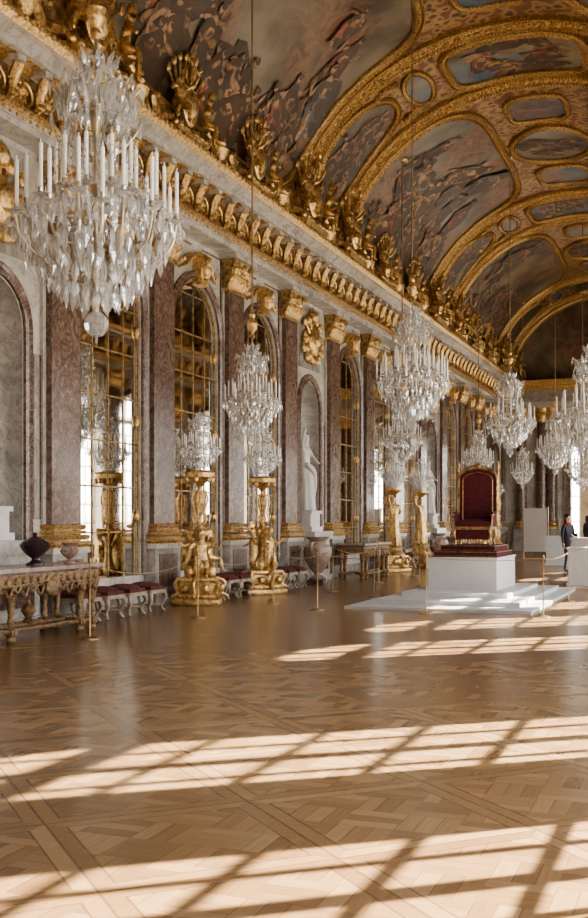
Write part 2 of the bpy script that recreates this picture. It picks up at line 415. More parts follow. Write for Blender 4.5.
    for z0,z1,d in((0,.22,.10),(.22,.28,.06),(1.02,1.10,.07)):
        for i in range(I0,I1):
            y0,y1=PY(i),PY(i+1); yc=(y0+y1)/2
            r=RO if not niche(i) else 0
            if side>0 and r: segs=[(y0,yc-r-.2),(yc+r+.2,y1)]
            elif z0>1 and r: segs=[(y0,yc-r-.2),(yc+r+.2,y1)]
            else: segs=[(y0,y1)]
            for a,b in segs: mb.add(box(min(x,x-out*d),max(x,x-out*d),a,b,z0,z1),'grey_marble' if z0<1 else 'white_marble')
    return mb.obj(name)
WL_=wall(-1,'wall_left'); WR_=wall(1,'wall_right')

mb=MB(); W=.40
mb.add(box(0,.24,-.50,.50,0,1.10),'grey_marble'); mb.add(box(0,.28,-.54,.54,0,.22),'grey_marble'); mb.add(box(0,.27,-.53,.53,1.02,1.10),'white_marble')
mb.add(box(.2,.25,-.36,.36,.32,.92),'red_marble')
for z0,z1,d,w in((1.10,1.22,.27,.52),(1.22,1.32,.25,.49),(1.32,1.38,.22,.46),(1.38,1.48,.21,.44)):
    mb.add(box(0,d,-w,w,z0,z1-.015),'gold') 
    mb.add(tube([(0,-w,(z0+z1)/2),(d,-w,(z0+z1)/2),(d,w,(z0+z1)/2),(0,w,(z0+z1)/2)],(z1-z0)*.42,6),'gold')
mb.add(box(0,.16,-W,W,1.48,6.35),'red_marble')
mb.add(box(0,.06,-W-.08,W+.08,1.48,6.35),'white_marble')
mb.add(box(0,.17,-W,W,6.35,6.42),'gold')
v=[(0,-W,6.42),(.17,-W,6.42),(.17,W,6.42),(0,W,6.42),(0,-W-.1,7.0),(.32,-W-.1,7.0),(.32,W+.1,7.0),(0,W+.1,7.0)]
mb.add((v,[(0,1,5,4),(1,2,6,5),(2,3,7,6),(4,5,6,7)]),'gold_dark')
for row,(z,dx,n) in enumerate(((6.44,.17,6),(6.62,.20,5))):
    for k in range(n):
        y=(k-(n-1)/2)*.155
        mb.add(tube(smooth_path([(dx,y,z),(dx+.06,y,z+.16),(dx+.14,y,z+.22),(dx+.15,y,z+.15)],4),[.05,.055,.06,.06,.055,.055,.05,.045,.04,.035,.03,.03,.02],6),'gold')
for s in(-1,1):
    mb.add(tube([(.33,s*(W+.02)+.10*math.cos(a*.7)*(1-a/16),6.88+.10*math.sin(a*.7)*(1-a/16)) for a in range(14)],.03,5),'gold')
    mb.add(tube([(.30,s*(.12)+s*.08*math.cos(a*.7)*(1-a/16),6.9+.08*math.sin(a*.7)*(1-a/16)) for a in range(14)],.022,5),'gold')
mb.add(ell((.33,0,6.85),(.08,.09,.12),8,6),'gold'); mb.add(box(0,.40,-W-.16,W+.16,7.0,7.10),'white_marble')
PIL=mb.mesh('pilaster')
for i in range(I0,I1+1):
    inst('pilaster',PIL,(XL,PY(i),0),parent=WL_); inst('pilaster',PIL,(XR,PY(i),0),pi,parent=WR_)

# entablature
def entab(side,name):
    x=XL if side<0 else XR; o=1 if side<0 else -1
    mb=MB()
    bands=[([(0,7.1),(.42,7.1),(.42,7.2),(.44,7.2),(.44,7.3)],'white_marble'),([(.44,7.3),(.50,7.34),(.50,7.38),(.36,7.40)],'gold'),
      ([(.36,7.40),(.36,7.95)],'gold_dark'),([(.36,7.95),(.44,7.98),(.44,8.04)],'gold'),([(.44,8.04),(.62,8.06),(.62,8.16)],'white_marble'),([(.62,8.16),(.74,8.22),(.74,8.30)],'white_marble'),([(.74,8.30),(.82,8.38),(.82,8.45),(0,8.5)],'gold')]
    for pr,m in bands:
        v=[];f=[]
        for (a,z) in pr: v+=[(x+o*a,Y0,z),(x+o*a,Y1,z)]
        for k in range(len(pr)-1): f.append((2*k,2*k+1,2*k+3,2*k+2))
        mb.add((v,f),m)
    con=MB(); 
    con.add(tube(smooth_path([(.38,0,7.46),(.43,0,7.50),(.44,0,7.62),(.49,0,7.78),(.56,0,7.92)],3),[.04,.05,.055,.05,.05,.06,.065,.07,.075,.08,.08,.08,.08],6),'gold')
    con.add(box(.34,.62,-.09,.09,7.93,8.02),'white_marble'); con.add(ell((.47,0,7.52),(.07,.08,.06),8,5),'gold')
    con.add(ell((.45,0,7.70),(.06,.09,.05),8,5),'gold')
    ros=MB(); ros.add(ell((.38,0,7.68),(.05,.07,.08),8,5),'gold')
    for k in range(6): a=pi*k/3; ros.add(ell((.38,.11*math.cos(a),7.68+.12*math.sin(a)),(.03,.045,.045),6,4),'gold')
    for s in(-1,1): ros.add(tube(smooth_path([(.38,s*.1,7.82),(.39,s*.2,7.74),(.38,s*.26,7.6),(.38,s*.18,7.52)],3),.02,5),'gold')
    den=MB(); den.add(box(.42,.56,-.05,.05,8.03,8.11),'gold')
    y=Y0+.3;k=0
    while y<Y1-.2:
        R=T((x,y,0),(0,0,0 if o>0 else pi))
        mb.merge(con if k%2==0 else ros,R); k+=1; y+=.33
    y=Y0+.1
    while y<Y1-.1:
        mb.merge(den,T((x,y,0),(0,0,0 if o>0 else pi)))
        mb.add(ell((x+o*.82,y,8.41),(.04,.06,.05),6,4),'gold'); mb.add(ell((x+o*.45,y,7.25),(.025,.05,.035),6,4),'gold'); mb.add(ell((x+o*.72,y,8.24),(.03,.05,.035),6,4),'gold'); y+=.165
    return mb.obj(name)
entab(-1,'trim_1'); entab(1,'trim_2')

# mirrors
mb=MB(); A=arc(0,RO,ZS,ZLO,24)
mb.add(([(0,a,b) for a,b in A],[tuple(range(len(A)))]),'mirror')
def bars(mb,x,z0,w,d,cols,dz,mat,zs=ZS,r=RO,thick=None):
    for c in range(1,cols):
        y=-r+2*r*c/cols; zt=zs+math.sqrt(max(0,r*r-y*y)); ww=w if not(thick and c==cols/2) else thick
        mb.add(box(x,x+d,y-ww/2,y+ww/2,z0,zt),mat)
    z=z0+dz
    while z<zs+r-.1:
        hw=r if z<zs else math.sqrt(max(0,r*r-(z-zs)**2))
        mb.add(box(x,x+d,-hw,hw,z-w/2,z+w/2),mat); z+=dz
bars(mb,.004,ZLO,.024,.012,4,.78,'gold_dark')
for z in(1.6,3.3,4.9):
    for s in(-1,1): mb.add(ell((.03,s*(RO-.05),z),(.04,.05,.12),8,5),'gold')
mb.add(ribbon([(.0,a,b) for a,b in arc(0,RO-.02,ZS,ZLO,24)],[(1,0,0)]*27,[(-.02,0),(-.02,.02),(.02,.02),(.02,0)]),'gold_dark')
MIR=mb.mesh('mirror')
mb=MB()
bars(mb,-.03,.12,.045,.06,4,.66,'window_paint',thick=.14)
mb.add(box(-.05,.05,-RO,RO,ZS-.09,ZS+.09),'window_paint'); mb.add(box(-.05,.05,-RO,RO,.12,.42),'window_paint')
mb.add(ribbon([(-.04,a,b) for a,b in arc(0,RO-.05,ZS,.12,24)],[(1,0,0)]*27,[(-.06,0),(-.06,.08),(.06,.08),(.06,0)]),'window_paint')
WIN=mb.mesh('window')
wn_=1
for i in range(I0,I1):
    if niche(i): continue
    yc=(PY(i)+PY(i+1))/2
    inst('arched_mirror',MIR,(XL-.07,yc,0))
    inst('window_%d'%wn_,WIN,(XR+.36,yc,0)); wn_+=1
    L=bpy.data.lights.new('window_portal','AREA'); L.shape='RECTANGLE'; L.cycles.is_portal=True
    lo=bpy.data.objects.new('window_portal',L); C.objects.link(lo); lo.location=(XR+.5,yc,3.2)
    lo.rotation_euler=Vector((-1,0,0)).to_track_quat('-Z','Z').to_euler()
    L.size,L.size_y=2.1,6.2

# ------------------------------------------------------------------ vault
VA,VB,VZ=5.05,4.25,8.46
def VP(a,y,off=0.0):
    c,s=math.cos(a),math.sin(a)
    n=Vector((c/VA,0,-s/VB)).normalized()
    return Vector((XC-VA*c,y,VZ+VB*s))+n*off, n
mb=MB(); na=72
v=[];f=[]
ys=np.linspace(Y0-.05,Y1+.05,60)
for y in ys:
    for k in range(na+1): v.append(tuple(VP(pi*k/na,y)[0]))
for j in range(len(ys)-1):
    for k in range(na): f.append((j*(na+1)+k,j*(na+1)+k+1,(j+1)*(na+1)+k+1,(j+1)*(na+1)+k))
mb.add((v,f),'vault')
mb.obj('ceiling')
def outline(ca,cy,ha,hy,e,n=64):
    o=[]
    for k in range(n):
        t=2*pi*k/n; c,s=math.cos(t),math.sin(t)
        o.append((ca+ha*math.copysign(abs(c)**(2/e),c),cy+hy*math.copysign(abs(s)**(2/e),s)))
    return o
def panel(mb,ca,cy,ha,hy,e,mat,off=.025):
    O=outline(ca,cy,ha,hy,e,96); n=len(O); R=14; v=[tuple(VP(ca,cy,off)[0])]; f=[]
    for r in range(1,R+1):
        for (a,y) in O: v.append(tuple(VP(ca+(a-ca)*r/R,cy+(y-cy)*r/R,off)[0]))
    for k in range(n): f.append((0,1+k,1+(k+1)%n))
    for r in range(R-1):
        for k in range(n): f.append((1+r*n+k,1+(r+1)*n+k,1+(r+1)*n+(k+1)%n,1+r*n+(k+1)%n))
    mb.add((v,f),mat)
def frame(mb,ca,cy,ha,hy,e,w=.16,h=.12,mat='gold_frame',beads=True):
    O=outline(ca,cy,ha,hy,e,128); P=[VP(a,y,0) for a,y in O]
    pr=[(-w,0),(-w,h*.7),(-w*.7,h),(-w*.4,h*.5),(w*.4,h*.5),(w*.7,h),(w,h*.7),(w,0)]
    mb.add(ribbon([p for p,n in P],[n for p,n in P],pr,True),mat)
    if beads:
        for i in range(len(P)):
            a=P[i];b=P[(i+1)%len(P)]; L=(b[0]-a[0]).length; m=max(1,int(L/.11))
            for k in range(m):
                p=a[0].lerp(b[0],k/m)+a[1]*h*.55; mb.add(ell(p,(.035,.035,.035),5,3),mat)
PALC=[(.36,.085,.05),(.36,.085,.05),(.12,.15,.21),(.46,.31,.12),(.46,.31,.12),(.19,.19,.12),(.46,.38,.27),(.28,.16,.08)]
def paintfigs(mb,ca,cy,ha,hy,n,e=5,smin=.7,smax=1.25,clusters=0):
    Rm=4.7; up=1 if ca<=pi/2 else -1; z=[0]
    def mp(s,y,off): return tuple(VP(ca+up*s/Rm,y,off)[0])
    def inside(s,y,lim=.93): return abs(s/(ha*Rm)/lim)**e+abs((y-cy)/hy/lim)**e<1
    def blob(s,y,rs,ry,rot,col,jag=.12):
        if not inside(s,y): return
        z[0]+=1; off=.05+.00006*z[0]
        m=14; pts=[];cols=[]; cc=np.array(col)
        ph=random.uniform(0,6)
        pts.append(mp(s+.2*rs,y-.15*ry,off)); cols.append(cc*1.25)
        for ring,g in ((.55,1.0),(1.0,.62)):
            for k in range(m):
                t=2*pi*k/m; j=1+jag*math.sin(3*t+ph)*(ring>.9); a,b=ring*rs*math.cos(t)*j,ring*ry*math.sin(t)*j
                pts.append(mp(s+a*math.cos(rot)-b*math.sin(rot),y+a*math.sin(rot)+b*math.cos(rot),off)); cols.append(cc*(g+(.35 if ring>.9 else .12)*math.cos(t-.8)))
        F=[(0,1+k,1+(k+1)%m) for k in range(m)]+[(1+k,1+m+k,1+m+(k+1)%m,1+(k+1)%m) for k in range(m)]
        mb.add((pts,F),'figs',None,cols)
    def fold(s0,y0,s1,y1,w,bend,col):
        if not (inside(s0,y0) and inside(s1,y1)): return
        z[0]+=1; off=.05+.00006*z[0]; N=9; pts=[];cols=[]; cc=np.array(col); dx,dy=s1-s0,y1-y0; L=math.hypot(dx,dy)+1e-6; nx,ny=-dy/L,dx/L
        for k in range(N+1):
            t=k/N; c=bend*math.sin(pi*t); ww=w*(.35+math.sin(pi*min(1,t*1.1+.05))**.7*.8) if t<.86 else w*.35
            for q,g in((-1,.5),(0,1.25),(1,.65)):
                pts.append(mp(s0+dx*t+nx*(c+q*ww),y0+dy*t+ny*(c+q*ww),off)); cols.append(cc*g)
        F=[]
        for k in range(N):
            for q in(0,1): F.append((3*k+q,3*k+q+1,3*k+q+4,3*k+q+3))
        mb.add((pts,F),'figs',None,cols)
    cen=[]
    for k in range(clusters):
        a=random.choice((-.85,-.8,-.7,-.6,-.35,0,.45)); b=-.88+1.76*(k+random.uniform(.2,.8))/clusters
        cen.append((a,b))
    for (a,b) in cen:
        for k in range(4):
            s=a*ha*Rm+random.gauss(0,.35); y=cy+b*hy+random.gauss(0,.5); dk=random.uniform(.8,1.5)
            blob(s,y,random.uniform(.35,.6),random.uniform(.7,1.2),random.gauss(0,.4),(.14*dk,.10*dk,.066*dk),.2)
    for q in range(n):
        for _ in range(30):
            if cen and random.random()<.85:
                c0=random.choice(cen); a=c0[0]+random.gauss(0,.15); b=c0[1]+random.gauss(0,.10)
            else: a=random.uniform(-1,1); b=random.uniform(-1,1)
            if abs(a)<.9 and abs(b)**e+abs(a)**e<.78: break
        else: continue
        s0=a*ha*Rm; y0=cy+b*hy; H=random.uniform(smin,smax); tilt=random.gauss(0,.6)
        ct,st=math.cos(tilt),math.sin(tilt)
        def loc(u,v): return s0+(u*ct-v*st)*H, y0+(u*st+v*ct)*H
        fl=np.array((.56,.37,.24))*random.uniform(.55,1.1); cl=np.array(random.choice(PALC))*random.uniform(.65,1.25); fm=random.choice((-1,1))
        s,y=loc(-.1,.05); blob(s,y,.42*H,.24*H,tilt,(.09,.06,.04),.2)
        A=loc(.15,-.1*fm);B=loc(-.5,.28*fm); fold(*A,*B,.10*H,.14*H*fm,cl)
        s,y=loc(-.2,.08*fm); blob(s,y,.26*H,.16*H,tilt+.4*fm,cl,.25)
        for (u1,v1,u2,v2,w) in ((-.05,.05*fm,-.30,.20*fm,.065),(-.30,.20*fm,-.52,.10*fm,.045),(-.05,-.05*fm,-.28,-.14*fm,.065),(-.28,-.14*fm,-.5,-.22*fm,.045)):
            if random.random()<.8:
                s,y=loc((u1+u2)/2,(v1+v2)/2); L=math.hypot(u2-u1,v2-v1)/2+.03; blob(s,y,L*H,w*H,tilt+math.atan2(v2-v1,u2-u1),fl*.9,.05)
        A=loc(.0,.14*fm);B=loc(-.42,-.12*fm); fold(*A,*B,.055*H,-.08*H*fm,cl*1.15)
        s,y=loc(.12,0); blob(s,y,.19*H,.11*H,tilt,fl,.05)
        if random.random()<.6: A=loc(.28,.1*fm);B=loc(-.08,-.12*fm); fold(*A,*B,.05*H,.05*H,cl)
        for sd in(-1,1):
            el_=(.12+random.uniform(-.1,.2),sd*.25); ha_=(el_[0]+random.uniform(-.1,.2),el_[1]+sd*random.uniform(-.1,.15))
            for (p,r,w) in (((.25,sd*.09),el_,.04),(el_,ha_,.03)):
                s,y=loc((p[0]+r[0])/2,(p[1]+r[1])/2); L=math.hypot(r[0]-p[0],r[1]-p[1])/2+.02; blob(s,y,L*H,w*H,tilt+math.atan2(r[1]-p[1],r[0]-p[0]),fl,.05)
        s,y=loc(.41,0); blob(s,y,.07*H,.055*H,tilt,fl*1.05,.03)
        s,y=loc(.45,.02); blob(s,y,.045*H,.055*H,tilt,(.10,.055,.03),.1)
rad=math.radians
ribs=MB()
for i in range(I0,I1+1):
    if i%4 in(3,0):
        y=PY(i); P=[VP(pi*k/60,y) for k in range(61)]
        pr=[(-.24,0),(-.24,.10),(-.20,.14),(-.16,.05),(.16,.05),(.20,.14),(.24,.10),(.24,0)]
        ribs.add(ribbon([p for p,n in P],[n for p,n in P],pr),'gold_frame')
        for k in range(1,64):
            a=pi*k/64; p,n=VP(a,y,.06); ribs.add(ell(p,(.08,.08,.08),8,4),'gold')
            for s in(-1,1):
                for h in(0,.33,.66): p,n=VP(pi*(k+h)/64,y+s*.20,.13); ribs.add(ell(p,(.032,.032,.032),5,3),'gold')
                p,n=VP(pi*(k+.5)/64,y+s*.09,.06); ribs.add(ell(p,(.04,.04,.04),6,3),'gold')
ribs.obj('trim_3')
for i in range(I0-1,I1+1):
    if i%4==3 and PY(i)>Y0+1 and PY(i+1)<Y1:
        yc=(PY(i)+PY(i+1))/2; mb=MB()
        for sg in(0,1):
            ca=rad(34) if not sg else rad(146)
            panel(mb,ca,yc,rad(20),1.15,2.3,'fresco_a'); frame(mb,ca,yc,rad(20),1.15,2.3,.09,.12)
            paintfigs(mb,ca,yc,rad(18),1.05,13,2.2,.9,1.5)
            cb=rad(62) if not sg else rad(118)
            frame(mb,cb,yc,rad(4),.9,2,.07,.09,beads=False); panel(mb,cb,yc,rad(4),.9,2,'fresco_c')
            for s in(-1,1):
                for aa in (14,54):
                    c2=rad(aa) if not sg else rad(180-aa)
                    for k in range(5):
                        p,n=VP(c2+rad((k-2)*1.6),yc+s*(1.0-.06*abs(k-2)),.05); mb.add(ell(p,(.09,.09,.09),7,4),'gold_frame')
        panel(mb,pi/2,yc,rad(19),1.16,5,'fresco_c'); frame(mb,pi/2,yc,rad(19),1.16,5,.11,.14)
        paintfigs(mb,pi/2,yc,rad(16),1.0,9,4,.9,1.4)
        mb.obj('ceiling_painting',colors=True)
    if i%4==0 and PY(i)<Y1-1:
        ya=PY(i)+.40; yb=PY(i+3)-.40
        if yb>Y1: continue
        yc=(ya+yb)/2; hy=(yb-ya)/2; mb=MB()
        for sg in(0,1):
            ca=rad(41) if not sg else rad(139)
            mt='fresco_a' if (i//4+sg)%2==0 else 'fresco_b'
            panel(mb,ca,yc,rad(33),hy-.1,5,mt); frame(mb,ca,yc,rad(33),hy-.1,5,.12,.14)
            paintfigs(mb,ca,yc,rad(32),hy-.25,72,5,1.1,2.0,clusters=10)
        for k in(-1,0,1):
            if k==0: panel(mb,pi/2,yc,rad(13),1.5,2,'fresco_b'); frame(mb,pi/2,yc,rad(13),1.5,2,.10,.12); paintfigs(mb,pi/2,yc,rad(10),1.1,7,2,.8,1.2)
            else: panel(mb,pi/2,yc+k*3,rad(9),.9,4,'fresco_c'); frame(mb,pi/2,yc+k*3,rad(9),.9,4,.08,.10)
        mb.obj('ceiling_painting',colors=True)
# cornice sculptures
def trophy():
    mb=MB(); 
    mb.add(box(-.25,.25,-.6,.6,-.05,.14),'gold')
    mb.add(lathe([(.0,-.05),(.36,-.04),(.40,0),(.35,.05),(.27,.04),(.2,.11),(0,.14)],20),'gold',T((.03,0,.66),(0,pi/2-.25,0),(1.0,.75,1)))
    for s in(-1,1):
        mb.add(PUT2,'gold',T((.12,s*.56,.10),(0,0,pi/2+s*.5),(.95,.95,1.05)))
        mb.add(tube(smooth_path([(0,s*.2,.2),(-.05,s*.55,.25),(-.05,s*.95,.2),(-.05,s*1.15,.40),(-.05,s*.98,.48)],5),[.10]*10+[.08]*6+[.05]*5,7),'gold')
        for k in range(5): 
            a=.5+k*.28; mb.add(tube([(-.1,s*.1,.6),(-.12,s*math.cos(a)*.78,.66+math.sin(a)*.78)],[.035,.02],5),'gold'); mb.add(ell((-.12,s*math.cos(a)*.8,.68+math.sin(a)*.8),(.04,.06,.09),7,5),'gold')
        for k in range(6): mb.add(ell((.16,s*(.12+.1*k),.16+.02*(k%2)),(.07,.07,.07),6,4),'gold')
    mb.add(PUT1,'gold',T((-.02,0,.92),(0,0,pi/2),(.62,.62,.62)))
    return mb.mesh('gilded_cornice_sculpture',50)
TRO=trophy()
def vase_crest():
    mb=MB(); mb.add(lathe([(.16,0),(.2,.05),(.08,.12),(.1,.2),(.22,.36),(.25,.45),(.13,.55),(.17,.6),(.08,.7),(.03,.82),(0,.83)],14),'gold')
    for s in(-1,1):
        mb.add(tube(smooth_path([(0,s*.2,.45),(0,s*.42,.52),(0,s*.38,.28),(0,s*.7,.12),(0,s*.95,.2)],4),[.045]*8+[.06]*5+[.03]*4,6),'gold')
        for k in range(4): mb.add(ell((.05,s*(.3+.2*k),.1+.03*(k%2)),(.09,.10,.09),7,5),'gold')
    return mb.mesh('gilded_vase_crest',50)
VCR=vase_crest()
for i in range(I0,I1+1):
    for sd in(0,1):
        big=i%4 in(3,0); dx=.50; x=XL+dx if not sd else XR-dx
        inst('gilded_cornice_sculpture',TRO,(x,PY(i),8.5),0 if not sd else pi,1.25 if big else 1.0,tilt=.22)
        if i<I1: inst('gilded_vase_crest',VCR,(x,(PY(i)+PY(i+1))/2,8.47),0 if not sd else pi,.85)

# ------------------------------------------------------------------ end walls
def endwall(y,name,open_,o):
    mb=MB(); hw=2.1 if open_ else 0; zs=5.0
    def q(x0,x1,z0,z1,m='white_marble'): mb.add(([(x0,y,z0),(x1,y,z0),(x1,y,z1),(x0,y,z1)],[(0,1,2,3)]),m)
    if open_:
        q(XL,XC-hw,0,8.5); q(XC+hw,XR,0,8.5)
        A=[(XC-hw*math.cos(pi*k/20),zs+hw*math.sin(pi*k/20)) for k in range(21)]; v=[];f=[]
        for a,b in A: v+=[(a,y,b),(a,y,8.5)]
        for k in range(20): f.append((2*k,2*k+2,2*k+3,2*k+1))
        mb.add((v,f),'white_marble')
        A=[(XC-hw,0)]+A+[(XC+hw,0)]
        v=[];f=[]
        for a,b in A: v+=[(a,y,b),(a,y+1*o,b)]
        for k in range(len(A)-1): f.append((2*k,2*k+1,2*k+3,2*k+2))
        mb.add((v,f),'grey_marble')
        mb.add(ribbon([(a,y,b) for a,b in A],[(0,-o,0)]*len(A),[(-.16,0),(-.16,.12),(0,.08),(.16,.12),(.16,0)]),'red_marble')
        mb.add(ell((XC,y-.2*o,zs+hw+.3),(.3,.2,.45),10,6),'gold')
    else: q(XL,XR,0,8.5)
    v=[(XC,y,VZ)]+[tuple(VP(pi*k/40,y)[0]) for k in range(41)]
    mb.add((v,[(0,k+1,k+2) for k in range(40)]),'fresco_a')
    P=[VP(pi*k/40,y) for k in range(41)]
    mb.add(tube([p+n*.1 for p,n in P],.16,8),'gold_frame')
    for z0,z1,d,m in((7.1,7.4,.4,'white_marble'),(7.4,7.95,.34,'grey_marble'),(7.95,8.15,.5,'gold'),(8.15,8.45,.75,'gold')):
        mb.add(box(XL,XR,min(y,y-d*o),max(y,y-d*o),z0,z1),m)
    for x in (XL+.9,XL+1.9,XC-hw-.75,XC+hw+.75,XR-1.9,XR-.9):
        if abs(x-XC)<hw+.3: continue
        mb.add(box(x-.4,x+.4,min(y,y-.3*o),max(y,y-.3*o),0,1.1),'grey_marble')
        mb.add(lathe([(.36,1.1),(.38,1.2),(.32,1.3),(.34,1.4),(.28,1.48)],16),'gold',T((x,y-.1*o,0)))
        mb.add(lathe([(.27,1.48),(.27,4),(.24,6.4)],20),'red_marble',T((x,y-.1*o,0)))
        mb.add(lathe([(.25,6.4),(.28,6.45),(.27,6.6),(.36,6.75),(.32,6.85),(.42,7.0),(.42,7.1)],12),'gold',T((x,y-.1*o,0)))
    return mb.obj(name)
endwall(Y1,'wall_far',True,1); endwall(Y0,'wall_near',False,-1)
mb=MB(); ya,yb=Y1+1,Y1+9.8
mb.add(([(XL,ya,0),(XL,yb,0),(XL,yb,9),(XL,ya,9)],[(0,1,2,3)]),'salon_wall'); mb.add(([(XR,ya,0),(XR,yb,0),(XR,yb,9),(XR,ya,9)],[(0,1,2,3)]),'salon_wall')
mb.add(([(XL,ya,9),(XR,ya,9),(XR,yb,9),(XL,yb,9)],[(0,1,2,3)]),'vault')
mb.add(([(XL,ya,0),(XC-2.1,ya,0),(XC-2.1,ya,9),(XL,ya,9)],[(0,1,2,3)]),'salon_wall'); mb.add(([(XR,ya,0),(XC+2.1,ya,0),(XC+2.1,ya,9),(XR,ya,9)],[(0,1,2,3)]),'salon_wall')
mb.add(([(XC-2.1,ya,7.1),(XC+2.1,ya,7.1),(XC+2.1,ya,9),(XC-2.1,ya,9)],[(0,1,2,3)]),'salon_wall')
for k in range(4):
    x0=XL+k*(XR-XL)/3-.8; x1=x0+1.6; mb.add(([(max(x0,XL),yb,0),(min(x1,XR),yb,0),(min(x1,XR),yb,9),(max(x0,XL),yb,9)],[(0,1,2,3)]),'salon_wall')
mb.add(([(XL,yb,6),(XR,yb,6),(XR,yb,9),(XL,yb,9)],[(0,1,2,3)]),'salon_wall')
mb.add(box(XL,XR,yb-.2,yb,5.9,6.1),'gold')
mb.obj('wall_salon')
wmb=MB()
for k in range(3):
    xc=XL+(k+.5)*(XR-XL)/3
    for j in range(5): wmb.add(box(xc-.95+j*.475-.03,xc-.95+j*.475+.03,yb-.1,yb-.04,0,6),'window_paint')
    for j in range(9): wmb.add(box(xc-.95,xc+.95,yb-.1,yb-.04,j*.72,j*.72+.05),'window_paint')
wmb.obj('window_%d'%wn_)

